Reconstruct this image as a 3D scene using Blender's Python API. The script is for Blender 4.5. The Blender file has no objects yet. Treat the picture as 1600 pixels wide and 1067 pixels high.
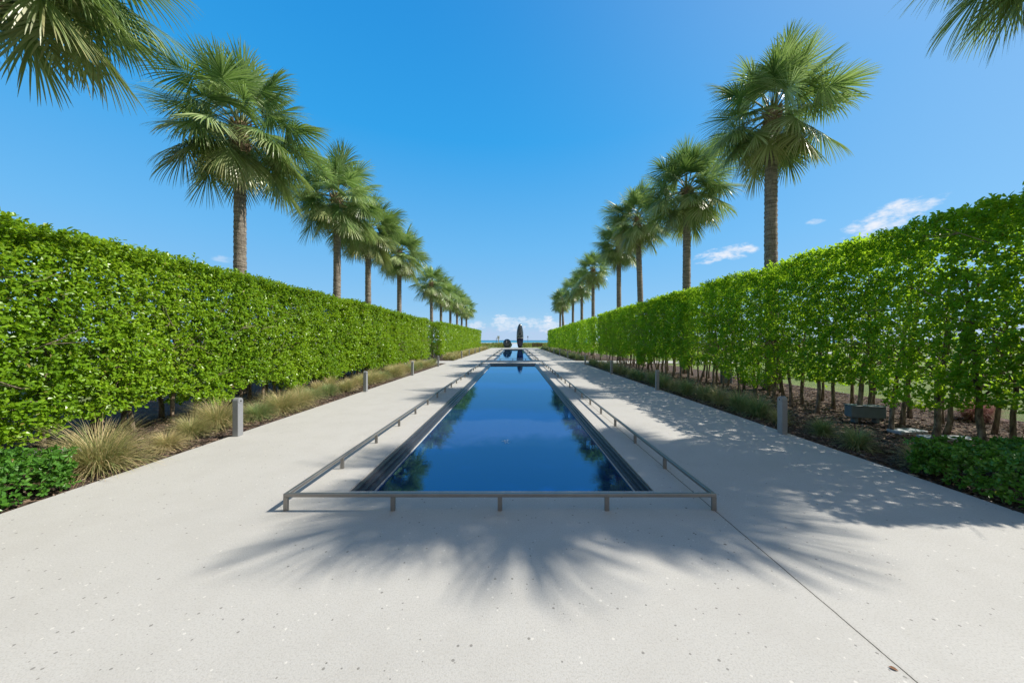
import bpy, math, random
import numpy as np
R = math.radians
# ------------------------------------------------------------------ camera, sky, sun, exposure
scn = bpy.context.scene
col = scn.collection
F_PX, H = 533.0, 1.6
cam_d = bpy.data.cameras.new('camera')
cam_d.sensor_width = 36.0
cam_d.lens = 36.0 * F_PX / 1600.0
cam_d.shift_x = -4.0 / 1600.0
cam_d.shift_y = -2.0 / 1600.0
cam_d.clip_start = 0.05
cam_d.clip_end = 20000.0
cam = bpy.data.objects.new('camera', cam_d)
cam.location = (0, 0, H)
cam.rotation_euler = (R(90), 0, 0)
col.objects.link(cam)
scn.camera = cam

SUN_EL, SUN_AZ = R(46.0), R(84.5)          # azimuth from +Y (view axis) towards +X
sun_dir = np.array([math.sin(SUN_AZ) * math.cos(SUN_EL), math.cos(SUN_AZ) * math.cos(SUN_EL), math.sin(SUN_EL)])
SKY_STRENGTH, SUN_STRENGTH, EXPOSURE = 0.15, 5.0, 0.42
sl = bpy.data.lights.new('sun', 'SUN')
sl.energy = SUN_STRENGTH
sl.angle = R(0.55)
sl.color = (1.0, 0.935, 0.83)
so = bpy.data.objects.new('sun', sl)
import mathutils
so.rotation_euler = mathutils.Vector(sun_dir).to_track_quat('Z', 'Y').to_euler()
so.location = (30, 3, 30)
col.objects.link(so)

scn.view_settings.view_transform = 'Standard'
scn.view_settings.look = 'None'
scn.view_settings.exposure = EXPOSURE
scn.view_settings.gamma = 1.0
scn.view_settings.use_curve_mapping = False
scn.render.engine = 'CYCLES'
cy = scn.cycles
cy.max_bounces = 7
cy.diffuse_bounces = 3
cy.glossy_bounces = 3
cy.transmission_bounces = 4
cy.transparent_max_bounces = 6
cy.use_adaptive_sampling = True
cy.adaptive_threshold = 0.015
cy.use_denoising = True
try:
    cy.denoiser = 'OPENIMAGEDENOISE'
except Exception:
    pass
cy.sample_clamp_indirect = 6.0

world = bpy.data.worlds.new('World')
scn.world = world
world.use_nodes = True
wt = world.node_tree
wt.nodes.clear()


class NT:
    """tiny node helper"""
    def __init__(self, nt):
        self.nt = nt

    def n(self, typ, **kw):
        nd = self.nt.nodes.new(typ)
        for k, v in kw.items():
            setattr(nd, k, v)
        return nd

    def link(self, a, b):
        self.nt.links.new(a, b)

    def _in(self, sock, v):
        if v is None:
            return
        if isinstance(v, bpy.types.NodeSocket):
            self.nt.links.new(v, sock)
        else:
            sock.default_value = v

    def math(self, op, a, b=None, c=None, clamp=False):
        nd = self.n('ShaderNodeMath', operation=op)
        nd.use_clamp = clamp
        for i, v in enumerate((a, b, c)):
            if v is not None:
                self._in(nd.inputs[i], v)
        return nd.outputs[0]

    def vmath(self, op, a, b=None, out=0):
        nd = self.n('ShaderNodeVectorMath', operation=op)
        self._in(nd.inputs[0], a)
        if b is not None:
            self._in(nd.inputs[1], b)
        return nd.outputs[out]

    def mix(self, fac, a, b, blend='MIX'):
        nd = self.n('ShaderNodeMix', data_type='RGBA', blend_type=blend)
        self._in(nd.inputs[0], fac)
        for s, v in ((nd.inputs[6], a), (nd.inputs[7], b)):
            if isinstance(v, tuple) and len(v) == 3:
                v = v + (1.0,)
            self._in(s, v)
        return nd.outputs[2]

    def noise(self, vec, scale, detail=3.0, rough=0.5, out=0):
        nd = self.n('ShaderNodeTexNoise')
        if vec is not None:
            self.link(vec, nd.inputs['Vector'])
        nd.inputs['Scale'].default_value = scale
        nd.inputs['Detail'].default_value = detail
        nd.inputs['Roughness'].default_value = rough
        return nd.outputs[out]

    def voro(self, vec, scale, feature='F1', out='Distance', rnd=1.0):
        nd = self.n('ShaderNodeTexVoronoi', feature=feature)
        self.link(vec, nd.inputs['Vector'])
        nd.inputs['Scale'].default_value = scale
        nd.inputs['Randomness'].default_value = rnd
        return nd.outputs[out]

    def ramp(self, fac, stops, interp='LINEAR'):
        nd = self.n('ShaderNodeValToRGB')
        nd.color_ramp.interpolation = interp
        el = nd.color_ramp.elements
        while len(el) > 1:
            el.remove(el[-1])
        for i, (p, c) in enumerate(stops):
            e = el[0] if i == 0 else el.new(p)
            e.position = p
            if not isinstance(c, tuple):
                c = (c, c, c)
            e.color = c + (1.0,) if len(c) == 3 else c
        self.link(fac, nd.inputs[0])
        return nd.outputs[0]

    def maprange(self, v, a, b, c=0.0, d=1.0, smooth=True):
        nd = self.n('ShaderNodeMapRange')
        nd.interpolation_type = 'SMOOTHSTEP' if smooth else 'LINEAR'
        self._in(nd.inputs[0], v)
        for i, x in enumerate((a, b, c, d)):
            nd.inputs[i + 1].default_value = x
        return nd.outputs[0]

    def mapping(self, vec, scale=(1, 1, 1), rot=(0, 0, 0), loc=(0, 0, 0)):
        nd = self.n('ShaderNodeMapping')
        self.link(vec, nd.inputs[0])
        nd.inputs['Scale'].default_value = scale
        nd.inputs['Rotation'].default_value = rot
        nd.inputs['Location'].default_value = loc
        return nd.outputs[0]

    def bump(self, h, strength=0.3, dist=0.01):
        nd = self.n('ShaderNodeBump')
        nd.inputs['Strength'].default_value = strength
        nd.inputs['Distance'].default_value = dist
        self.link(h, nd.inputs['Height'])
        return nd.outputs[0]


W = NT(wt)
sky = W.n('ShaderNodeTexSky', sky_type='NISHITA')
sky.sun_disc = False
sky.sun_elevation = SUN_EL
sky.sun_rotation = SUN_AZ
sky.altitude = 0.0
sky.air_density = 1.0
sky.dust_density = 0.05
sky.ozone_density = 2.2
wdir = W.vmath('NORMALIZE', W.n('ShaderNodeTexCoord').outputs['Generated'])
hsv = W.n('ShaderNodeHueSaturation')
hsv.inputs['Hue'].default_value = 0.492
hsv.inputs['Saturation'].default_value = 1.25
hsv.inputs['Value'].default_value = 0.9
W.link(sky.outputs[0], hsv.inputs['Color'])
# clouds: a low bank of cumulus over the sea and three wisps to the right, placed by direction in the sky
wn = W.noise(W.mapping(wdir, (1, 1, 2.2)), 26.0, 8.0, 0.62)
wn_f = W.noise(W.mapping(wdir, (1, 1, 2.0), loc=(3, 1, 2)), 60.0, 6.0, 0.65)
wn_f2 = W.math('ADD', wn_f, 0.07)
wz = W.n('ShaderNodeSeparateXYZ')
W.link(wdir, wz.inputs[0])


def blob(az, el, sa, sb, tilt=0.0):
    az, el = R(az), R(el)
    c = (math.sin(az) * math.cos(el), math.cos(az) * math.cos(el), math.sin(el))
    r = mathutils.Vector((math.cos(az), -math.sin(az), 0))
    u = mathutils.Vector(c).cross(r)
    u = -u if u.z < 0 else u
    r2 = r * math.cos(R(tilt)) + u * math.sin(R(tilt))
    u2 = u * math.cos(R(tilt)) - r * math.sin(R(tilt))
    d = W.vmath('SUBTRACT', wdir, c)
    a = W.math('DIVIDE', W.vmath('DOT_PRODUCT', d, tuple(r2), out=1), math.sin(R(sa)))
    b = W.math('DIVIDE', W.vmath('DOT_PRODUCT', d, tuple(u2), out=1), math.sin(R(sb)))
    return W.math('SUBTRACT', 1.0, W.math('ADD', W.math('MULTIPLY', a, a), W.math('MULTIPLY', b, b)), clamp=True)


def wisp(m, nz, gain=1.0):
    edge = W.maprange(m, 0.0, 0.35)
    return W.math('MULTIPLY', W.math('MULTIPLY', W.maprange(W.math('ADD', W.math('MULTIPLY', m, 0.30), nz), 0.60, 0.92), edge), gain)


cl = wisp(blob(47.6, 13.6, 5.8, 1.7, 14), wn, 1.0)
cl = W.math('MAXIMUM', cl, wisp(blob(32.0, 12.2, 5.4, 1.3, 6), wn, 0.95))
cl = W.math('MAXIMUM', cl, wisp(blob(41.4, 14.6, 1.2, 0.5), wn, 0.6))
cl = W.math('MAXIMUM', cl, wisp(blob(-40.5, 10.2, 1.6, 0.6), wn, 0.35))
cl = W.math('MAXIMUM', cl, wisp(blob(5.6, 3.5, 1.0, 1.5), wn_f, 1.0))
for (a_, e_, s1, s2, g_) in ((-2.3, 3.3, 1.6, 1.0, 0.9), (-6.2, 2.5, 1.5, .7, .7), (-1.0, 2.6, 3.0, 1.1, .7), (3.2, 2.9, 1.6, .8, .7), (6.5, 2.2, 2.6, 1.3, .75), (1.4, 3.6, .8, .5, .7), (-16, 2.0, 5, .9, .6), (17, 2.2, 6, 1.0, .6)):
    cl = W.math('MAXIMUM', cl, wisp(blob(a_, e_, s1 * 1.15, s2 * 1.3), wn_f2, g_ * .78))
# hazy lower bank, greyer
bank = W.math('MULTIPLY', W.maprange(wz.outputs[2], 0.052, 0.020), W.maprange(wn_f, 0.30, 0.62, 0.35, 0.8))
bank = W.math('MULTIPLY', bank, W.maprange(wz.outputs[2], -0.004, 0.006, 0.35, 1.0))
# clear tropical air: the physical sky is eased towards a deeper, cleaner blue, paler low down and round the sun
grad = W.ramp(W.maprange(wz.outputs[2], 0.0, 1.0, smooth=False), [(0.0, (.34, .58, .85)), (0.08, (.25, .53, .85)), (0.25, (.150, .49, .89)), (0.5, (.030, .375, .86)), (0.72, (.016, .29, .76)), (0.85, (.012, .17, .50)), (1.0, (.010, .12, .38))])
grad = W.vmath('SCALE', grad)
grad.node.inputs['Scale'].default_value = 5.0
sd_ = W.math('MAXIMUM', W.vmath('DOT_PRODUCT', wdir, tuple(float(v) for v in sun_dir), out=1), 0.0)
glow = W.math('MULTIPLY', W.math('POWER', sd_, 5.0), 0.45)
skyc = W.mix(0.12, grad, hsv.outputs[0])
skyc = W.mix(glow, skyc, (3.8, 4.1, 4.7))
# unseen broken pale cloud added behind the camera, to neutralise the blue shadow fill
back_fill = W.math('MULTIPLY', W.maprange(wz.outputs[1], -0.02, -0.40), W.maprange(W.noise(wdir, 2.4, 6, 0.6), 0.30, 0.60, 0.55, 1.0))
skyc = W.mix(W.math('MULTIPLY', back_fill, 0.92), skyc, (2.35, 2.2, 2.0))
skyc = W.mix(W.math('MULTIPLY', bank, 0.8), skyc, (2.45, 3.1, 4.35))
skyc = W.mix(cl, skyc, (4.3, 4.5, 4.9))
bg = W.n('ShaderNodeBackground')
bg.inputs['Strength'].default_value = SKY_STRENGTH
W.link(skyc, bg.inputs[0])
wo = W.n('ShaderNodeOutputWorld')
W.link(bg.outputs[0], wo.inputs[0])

# ------------------------------------------------------------------ helpers
rng = np.random.default_rng(7)


def link(o, parent=None):
    col.objects.link(o)
    if parent is not None:
        o.parent = parent
    return o


def tag(o, label=None, cat=None, group=None, kind=None):
    if label:
        o['label'] = label
    if cat:
        o['category'] = cat
    if group:
        o['group'] = group
    if kind:
        o['kind'] = kind
    return o


def empty(name, loc=(0, 0, 0), rz=0.0, label=None, cat=None, group=None):
    o = bpy.data.objects.new(name, None)
    o.location = loc
    o.rotation_euler = (0, 0, rz)
    o.empty_display_size = 0.1
    link(o)
    return tag(o, label, cat, group)


def copy_tree(o, parent=None):
    c = o.copy()
    col.objects.link(c)
    c.parent = parent
    for ch in list(o.children):
        copy_tree(ch, c)
    return c


def new_mesh(name, verts, quads, mat, attrs=None, smooth=False, mats=None, mat_idx=None):
    """verts (N,3), quads (M,4) or (M,3) numpy; attrs: {name: per-face float}"""
    me = bpy.data.meshes.new(name)
    verts = np.asarray(verts, dtype=np.float32)
    quads = np.asarray(quads, dtype=np.int32)
    k = quads.shape[1]
    me.vertices.add(len(verts))
    me.vertices.foreach_set('co', verts.ravel())
    me.loops.add(quads.size)
    me.loops.foreach_set('vertex_index', quads.ravel())
    me.polygons.add(len(quads))
    me.polygons.foreach_set('loop_start', np.arange(0, quads.size, k, dtype=np.int32))
    me.polygons.foreach_set('loop_total', np.full(len(quads), k, dtype=np.int32))
    me.update(calc_edges=True)
    me.polygons.foreach_set('use_smooth', np.full(len(quads), bool(smooth), dtype=bool))
    for a, v in (attrs or {}).items():
        at = me.attributes.new(a, 'FLOAT', 'FACE')
        at.data.foreach_set('value', np.asarray(v, dtype=np.float32))
    for m in (mats or [mat]):
        me.materials.append(m)
    if mat_idx is not None:
        me.polygons.foreach_set('material_index', np.asarray(mat_idx, dtype=np.int32))
    return me


def obj(name, me, parent=None, loc=None):
    o = bpy.data.objects.new(name, me)
    if loc is not None:
        o.location = loc
    return link(o, parent)


class MB:
    """collects boxes, tubes, lathes into one quad mesh"""
    def __init__(self):
        self.v, self.f, self.n = [], [], 0

    def add(self, v, f):
        v = np.asarray(v, float)
        self.v.append(v)
        self.f.append(np.asarray(f, int) + self.n)
        self.n += len(v)

    def box(self, a, b, bev=0.0):
        x0, y0, z0 = a
        x1, y1, z1 = b
        if bev <= 0:
            v = [(x0, y0, z0), (x1, y0, z0), (x1, y1, z0), (x0, y1, z0), (x0, y0, z1), (x1, y0, z1), (x1, y1, z1), (x0, y1, z1)]
            f = [(0, 3, 2, 1), (4, 5, 6, 7), (0, 1, 5, 4), (1, 2, 6, 5), (2, 3, 7, 6), (3, 0, 4, 7)]
            self.add(v, f)
            return
        e = bev
        lo = [(x0, y0), (x1, y0), (x1, y1), (x0, y1)]
        rings = []
        for z, ins in ((z0, e), (z0 + e, 0), (z1 - e, 0), (z1, e)):
            ring = [(x0 + ins, y0 + ins, z), (x1 - ins, y0 + ins, z), (x1 - ins, y1 - ins, z), (x0 + ins, y1 - ins, z)]
            # chamfer vertical corners
            c = e if ins == 0 else e * 0.5
            rr = []
            for i, (px, py, pz) in enumerate(ring):
                q0, q1 = ring[i - 1], ring[(i + 1) % 4]
                def tow(q):
                    dx, dy = q[0] - px, q[1] - py
                    L = math.hypot(dx, dy)
                    return (px + dx / L * c, py + dy / L * c, pz)
                rr += [tow(q0), tow(q1)]
            rings.append(rr)
        v = [p for r_ in rings for p in r_]
        f = []
        for j in range(3):
            for i in range(8):
                a_, b_ = j * 8 + i, j * 8 + (i + 1) % 8
                f.append((a_, b_, b_ + 8, a_ + 8))
        for base, flip in ((0, True), (24, False)):
            for (p, q, r_, s_) in ((0, 1, 2, 3), (0, 3, 4, 7), (4, 5, 6, 7)):
                t = (base + p, base + q, base + r_, base + s_)
                f.append(t[::-1] if flip else t)
        self.add(v, f)

    def tube(self, pts, radii, seg=8, cap=True):
        pts = np.asarray(pts, float)
        n = len(pts)
        vs = []
        prev = None
        for i in range(n):
            t = pts[min(i + 1, n - 1)] - pts[max(i - 1, 0)]
            t /= np.linalg.norm(t) + 1e-9
            ref = prev if prev is not None else (np.array([1., 0, 0]) if abs(t[0]) < .9 else np.array([0, 1., 0]))
            s = ref - t * np.dot(ref, t)
            s /= np.linalg.norm(s) + 1e-9
            prev = s
            b = np.cross(t, s)
            for k in range(seg):
                a = 2 * math.pi * k / seg
                vs.append(pts[i] + radii[i] * (math.cos(a) * s + math.sin(a) * b))
        f = []
        for i in range(n - 1):
            for k in range(seg):
                a, b_ = i * seg + k, i * seg + (k + 1) % seg
                f.append((a, b_, b_ + seg, a + seg))
        if cap:
            vs.append(pts[0])
            vs.append(pts[-1])
            c0, c1 = n * seg, n * seg + 1
            for k in range(0, seg, 2):
                f.append((c0, (k + 2) % seg, (k + 1) % seg, k))
                o_ = (n - 1) * seg
                f.append((c1, o_ + k, o_ + (k + 1) % seg, o_ + (k + 2) % seg))
        self.add(vs, f)

    def build(self, name, mat, parent=None, smooth=False, loc=None):
        me = new_mesh(name, np.concatenate(self.v), np.concatenate(self.f), mat, smooth=smooth)
        return obj(name, me, parent, loc)


def _hash(ix, iy, iz, seed):
    h = (ix * 374761393 + iy * 668265263 + iz * 2147483647 + seed * 1274126177) & 0xffffffff
    h = ((h ^ (h >> 13)) * 1274126177) & 0xffffffff
    return ((h ^ (h >> 16)) & 0xffff) / 65535.0


def vnoise(p, seed=0):
    p = np.asarray(p, float)
    i = np.floor(p).astype(np.int64)
    f = p - i
    f = f * f * (3 - 2 * f)
    r = 0
    for dx in (0, 1):
        for dy in (0, 1):
            for dz in (0, 1):
                w = (f[:, 0] if dx else 1 - f[:, 0]) * (f[:, 1] if dy else 1 - f[:, 1]) * (f[:, 2] if dz else 1 - f[:, 2])
                r = r + w * _hash(i[:, 0] + dx, i[:, 1] + dy, i[:, 2] + dz, seed)
    return r


def nrm(v):
    return v / (np.linalg.norm(v, axis=-1, keepdims=True) + 1e-9)


# ------------------------------------------------------------------ materials
def material(name):
    m = bpy.data.materials.new(name)
    m.use_nodes = True
    t = NT(m.node_tree)
    p = m.node_tree.nodes['Principled BSDF']
    return m, t, p


def setp(p, **kw):
    for k, v in kw.items():
        k = k.replace('_', ' ')
        if isinstance(v, tuple) and len(v) == 3:
            v = v + (1.0,)
        p.inputs[k].default_value = v


def leaf_material(name, c_a, c_b, c_c, rough=0.38, trans=0.35, tcol=None, spec=0.5, tanc=(0.30, 0.20, 0.07)):
    m, t, p = material(name)
    at = t.n('ShaderNodeAttribute', attribute_name='rnd').outputs['Fac']
    at2 = t.n('ShaderNodeAttribute', attribute_name='dry').outputs['Fac']
    c = t.ramp(at, [(0.0, c_a), (0.5, c_b), (1.0, c_c)])
    c = t.mix(at2, c, tanc)
    t.link(c, p.inputs['Base Color'])
    setp(p, Roughness=rough)
    p.inputs['Specular IOR Level'].default_value = spec
    tr = t.n('ShaderNodeBsdfTranslucent')
    tc = t.mix(0.5, c, tcol or (c_b[0] * 2.2, c_b[1] * 2.0, c_b[2] * 0.8))
    t.link(tc, tr.inputs[0])
    mx = t.n('ShaderNodeMixShader')
    mx.inputs[0].default_value = trans
    t.link(p.outputs[0], mx.inputs[1])
    t.link(tr.outputs[0], mx.inputs[2])
    t.link(mx.outputs[0], m.node_tree.nodes['Material Output'].inputs[0])
    return m


M = {}
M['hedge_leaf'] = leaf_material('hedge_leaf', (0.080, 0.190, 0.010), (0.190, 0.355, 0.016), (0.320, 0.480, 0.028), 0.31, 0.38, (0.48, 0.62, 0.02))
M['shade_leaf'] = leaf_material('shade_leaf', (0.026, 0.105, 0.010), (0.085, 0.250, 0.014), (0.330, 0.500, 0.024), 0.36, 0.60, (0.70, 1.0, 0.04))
M['cover_leaf'] = leaf_material('cover_leaf', (0.035, 0.120, 0.018), (0.080, 0.215, 0.025), (0.150, 0.320, 0.035), 0.33, 0.3)
M['palm_leaf'] = leaf_material('palm_leaf', (0.045, 0.125, 0.035), (0.160, 0.295, 0.090), (0.46, 0.58, 0.29), 0.36, 0.24, (0.40, 0.62, 0.10), 0.55, (0.46, 0.36, 0.17))
M['grass_blade'] = leaf_material('grass_blade', (0.14, 0.21, 0.07), (0.26, 0.31, 0.11), (0.42, 0.40, 0.17), 0.5, 0.35, (0.45, 0.48, 0.16), 0.3, (0.62, 0.48, 0.26))
M['green_blade'] = leaf_material('green_blade', (0.09, 0.18, 0.07), (0.16, 0.28, 0.10), (0.29, 0.38, 0.14), 0.5, 0.35, (0.35, 0.5, 0.16), 0.3, (0.58, 0.46, 0.24))
M['pink_blade'] = leaf_material('pink_blade', (0.25, 0.12, 0.13), (0.40, 0.20, 0.22), (0.30, 0.28, 0.16), 0.6, 0.3, (0.5, 0.25, 0.25), 0.2)
M['dune_leaf'] = leaf_material('dune_leaf', (0.10, 0.17, 0.045), (0.19, 0.25, 0.07), (0.30, 0.30, 0.11), 0.6, 0.3)

# concrete with aggregate, pits, stains and the long saw-cut joint
m, t, p = material('concrete')
pos = t.n('ShaderNodeTexCoord').outputs['Object']
base = t.ramp(t.noise(pos, 0.45, 5, 0.6), [(0.3, (0.375, 0.370, 0.350)), (0.7, (0.422, 0.416, 0.395))])
fine = t.noise(pos, 160.0, 3, 0.7)
base = t.mix(t.maprange(fine, 0.35, 0.65, 0.0, 0.55), base, (0.50, 0.48, 0.44))
base = t.mix(t.maprange(t.noise(pos, 95.0, 3, 0.65), 0.48, 0.66, 0.0, 0.45), base, (0.28, 0.265, 0.235))
base = t.mix(t.maprange(t.noise(pos, 28.0, 4, 0.7), 0.55, 0.75, 0.0, 0.35), base, (0.52, 0.495, 0.45))
base = t.mix(t.maprange(t.noise(pos, 2.2, 5, 0.65), 0.42, 0.66, 0.0, 0.22), base, (0.34, 0.325, 0.295))
# dark and white chips
v1 = t.voro(pos, 22.0)
c1 = t.n('ShaderNodeSeparateColor')
vn = t.n('ShaderNodeTexVoronoi')
t.link(pos, vn.inputs['Vector'])
vn.inputs['Scale'].default_value = 24.0
t.link(vn.outputs['Color'], c1.inputs[0])
pick = t.math('GREATER_THAN', c1.outputs[0], 0.5)
rad = t.math('MULTIPLY', t.math('POWER', c1.outputs[1], 2.0), 0.22)
dark = t.math('MULTIPLY', pick, t.math('LESS_THAN', vn.outputs['Distance'], rad))
base = t.mix(t.math('MULTIPLY', dark, 0.62), base, (0.10, 0.095, 0.085))
vn2 = t.n('ShaderNodeTexVoronoi')
t.link(t.mapping(pos, (1, 1, 1), loc=(5.3, 2.1, 0)), vn2.inputs['Vector'])
vn2.inputs['Scale'].default_value = 30.0
c2 = t.n('ShaderNodeSeparateColor')
t.link(vn2.outputs['Color'], c2.inputs[0])
wh = t.math('MULTIPLY', t.math('GREATER_THAN', c2.outputs[0], 0.84), t.math('LESS_THAN', vn2.outputs['Distance'], t.math('MULTIPLY', c2.outputs[1], 0.26)))
base = t.mix(t.math('MULTIPLY', wh, 0.6), base, (0.62, 0.60, 0.55))
vn3 = t.n('ShaderNodeTexVoronoi')
t.link(t.mapping(pos, (1, 1.0, 1), loc=(1.3, 7.1, 0)), vn3.inputs['Vector'])
vn3.inputs['Scale'].default_value = 5.0
c3 = t.n('ShaderNodeSeparateColor')
t.link(vn3.outputs['Color'], c3.inputs[0])
big = t.math('MULTIPLY', t.math('GREATER_THAN', c3.outputs[0], 0.45), t.math('LESS_THAN', vn3.outputs['Distance'], t.math('MULTIPLY', c3.outputs[1], 0.065)))
base = t.mix(t.math('MULTIPLY', big, 0.75), base, (0.07, 0.065, 0.055))
stain = t.maprange(t.noise(t.mapping(pos, (1, 0.5, 1)), 1.1, 6, 0.65), 0.60, 0.80, 0.0, 0.22)
base = t.mix(stain, base, (0.36, 0.34, 0.29))
sx = t.n('ShaderNodeSeparateXYZ')
t.link(pos, sx.inputs[0])
wob = t.math('MULTIPLY', t.math('SUBTRACT', t.noise(pos, 6.0, 4, 0.7), 0.5), 0.010)
jd = t.math('ABSOLUTE', t.math('SUBTRACT', t.math('ADD', sx.outputs[0], wob), 1.885))
joint = t.math('LESS_THAN', jd, 0.0038)
jdirt = t.maprange(jd, 0.03, 0.0, 0.0, 0.22)
base = t.mix(jdirt, base, (0.30, 0.28, 0.24))
base = t.mix(joint, base, (0.05, 0.047, 0.042))
t.link(base, p.inputs['Base Color'])
setp(p, Roughness=0.82)
p.inputs['Specular IOR Level'].default_value = 0.3
hh = t.math('SUBTRACT', t.math('ADD', fine, t.math('MULTIPLY', t.noise(pos, 70.0, 2, 0.6), -0.6)), t.math('MULTIPLY', joint, 3.0))
hh = t.math('SUBTRACT', hh, t.math('MULTIPLY', dark, 0.8))
t.link(t.bump(hh, 0.35, 0.003), p.inputs['Normal'])
M['concrete'] = m

m, t, p = material('coping')
pos = t.n('ShaderNodeTexCoord').outputs['Object']
base = t.ramp(t.noise(pos, 3.0, 6, 0.65), [(0.3, (0.55, 0.525, 0.47)), (0.7, (0.66, 0.635, 0.58))])
base = t.mix(t.maprange(t.noise(pos, 90, 3, 0.7), 0.55, 0.7, 0, 0.4), base, (0.42, 0.39, 0.34))
t.link(base, p.inputs['Base Color'])
setp(p, Roughness=0.75)
t.link(t.bump(t.noise(pos, 120, 3, 0.6), 0.25, 0.002), p.inputs['Normal'])
M['coping'] = m

m, t, p = material('mulch')
pos = t.n('ShaderNodeTexCoord').outputs['Object']
n1 = t.noise(t.mapping(pos, (1, 1, 1)), 22, 6, 0.7)
vv = t.voro(pos, 38, out='Color')
c = t.mix(t.maprange(n1, 0.35, 0.7), (0.030, 0.020, 0.014), (0.130, 0.085, 0.060))
c = t.mix(0.35, c, t.mix(1.0, vv, (0.16, 0.10, 0.07), 'MULTIPLY'))
t.link(c, p.inputs['Base Color'])
setp(p, Roughness=0.95)
t.link(t.bump(t.math('ADD', n1, t.voro(pos, 38)), 1.0, 0.03), p.inputs['Normal'])
M['mulch'] = m

m, t, p = material('mulch_chip')
at = t.n('ShaderNodeAttribute', attribute_name='rnd').outputs['Fac']
c = t.ramp(at, [(0.0, (0.028, 0.018, 0.012)), (0.6, (0.10, 0.062, 0.042)), (0.9, (0.21, 0.145, 0.10)), (1.0, (0.36, 0.28, 0.2))])
t.link(c, p.inputs['Base Color'])
setp(p, Roughness=0.9)
M['chip'] = m

m, t, p = material('lawn')
pos = t.n('ShaderNodeTexCoord').outputs['Object']
c = t.mix(t.maprange(t.noise(pos, 0.35, 6, 0.65), 0.35, 0.7), (0.115, 0.185, 0.030), (0.23, 0.27, 0.065))
c = t.mix(t.maprange(t.noise(pos, 45, 4, 0.7), 0.4, 0.65, 0, 0.6), c, (0.06, 0.11, 0.02))
t.link(c, p.inputs['Base Color'])
setp(p, Roughness=0.9)
t.link(t.bump(t.noise(pos, 60, 5, 0.8), 1.0, 0.05), p.inputs['Normal'])
M['lawn'] = m

m, t, p = material('sand')
pos = t.n('ShaderNodeTexCoord').outputs['Object']
c = t.mix(t.noise(pos, 0.15, 5, 0.6), (0.30, 0.29, 0.25), (0.42, 0.40, 0.36))
t.link(c, p.inputs['Base Color'])
setp(p, Roughness=0.95)
M['sand'] = m

m, t, p = material('sea_water')
pos = t.n('ShaderNodeTexCoord').outputs['Object']
sy = t.n('ShaderNodeSeparateXYZ')
t.link(pos, sy.inputs[0])
c = t.ramp(t.maprange(sy.outputs[1], 150, 900, smooth=False), [(0.0, (0.16, 0.42, 0.44)), (0.25, (0.03, 0.22, 0.30)), (1.0, (0.005, 0.09, 0.17))])
t.link(c, p.inputs['Base Color'])
setp(p, Roughness=0.35)
t.link(t.bump(t.noise(t.mapping(pos, (0.3, 1, 1)), 0.6, 4, 0.6), 0.6, 0.4), p.inputs['Normal'])
M['sea'] = m

m, t, p = material('pool_water')
pos = t.n('ShaderNodeTexCoord').outputs['Object']
br = t.n('ShaderNodeTexBrick')
t.link(pos, br.inputs['Vector'])
br.offset = 0.0
br.inputs['Scale'].default_value = 1.0
br.inputs['Brick Width'].default_value = 0.05
br.inputs['Row Height'].default_value = 0.05
br.inputs['Mortar Size'].default_value = 0.004
br.inputs['Color1'].default_value = (0.0003, 0.011, 0.095, 1)
br.inputs['Color2'].default_value = (0.0004, 0.016, 0.125, 1)
br.inputs['Mortar'].default_value = (0.006, 0.024, 0.10, 1)
c = t.mix(t.maprange(t.noise(pos, 0.5, 3, 0.5), 0.4, 0.65, 0.0, 0.75), (0.0003, 0.009, 0.085), br.outputs['Color'])
spw = t.n('ShaderNodeSeparateXYZ')
t.link(pos, spw.inputs[0])
yy_ = t.math('ADD', spw.outputs[1], t.math('MULTIPLY', t.noise(pos, 1.6, 4, 0.6), 0.8))
film = t.math('MULTIPLY', t.maprange(yy_, 5.8, 6.05), t.maprange(yy_, 7.95, 7.6))
film = t.math('MULTIPLY', film, t.maprange(t.noise(t.mapping(pos, (1, 0.6, 1)), 60, 4, 0.7), 0.3, 0.7, 0.15, 0.6))
c = t.mix(film, c, (0.06, 0.09, 0.17))
t.link(c, p.inputs['Base Color'])
setp(p, Roughness=0.3, IOR=1.33)
p.inputs['Specular IOR Level'].default_value = 0.0
gls = t.n('ShaderNodeBsdfGlossy')
gls.inputs['Color'].default_value = (0.38, 0.74, 1.0, 1.0)
gls.inputs['Roughness'].default_value = 0.01
frs = t.n('ShaderNodeFresnel')
frs.inputs[0].default_value = 2.8
wmx = t.n('ShaderNodeMixShader')
t.link(frs.outputs[0], wmx.inputs[0])
t.link(p.outputs[0], wmx.inputs[1])
t.link(gls.outputs[0], wmx.inputs[2])
t.link(wmx.outputs[0], m.node_tree.nodes['Material Output'].inputs[0])
rip = t.math('ADD', t.noise(t.mapping(pos, (0.8, 1.3, 1)), 5.0, 3, 0.55), t.math('MULTIPLY', t.noise(pos, 22.0, 2, 0.5), 0.25))
ripm = t.math('MULTIPLY', rip, t.maprange(t.noise(pos, 0.35, 2, 0.5), 0.35, 0.7, 0.35, 1.0))
breeze = t.math('MULTIPLY', t.maprange(t.noise(pos, 1.1, 3, 0.6), 0.52, 0.66), t.maprange(yy_, 5.6, 4.6))
ripm = t.math('ADD', ripm, t.math('MULTIPLY', t.math('MULTIPLY', t.noise(t.mapping(pos, (1, 0.5, 1)), 70, 2, 0.6), breeze), 0.5))
wb = t.bump(ripm, 0.055, 0.02)
t.link(wb, gls.inputs['Normal'])
t.link(wb, frs.inputs['Normal'])
M['water'] = m

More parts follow.
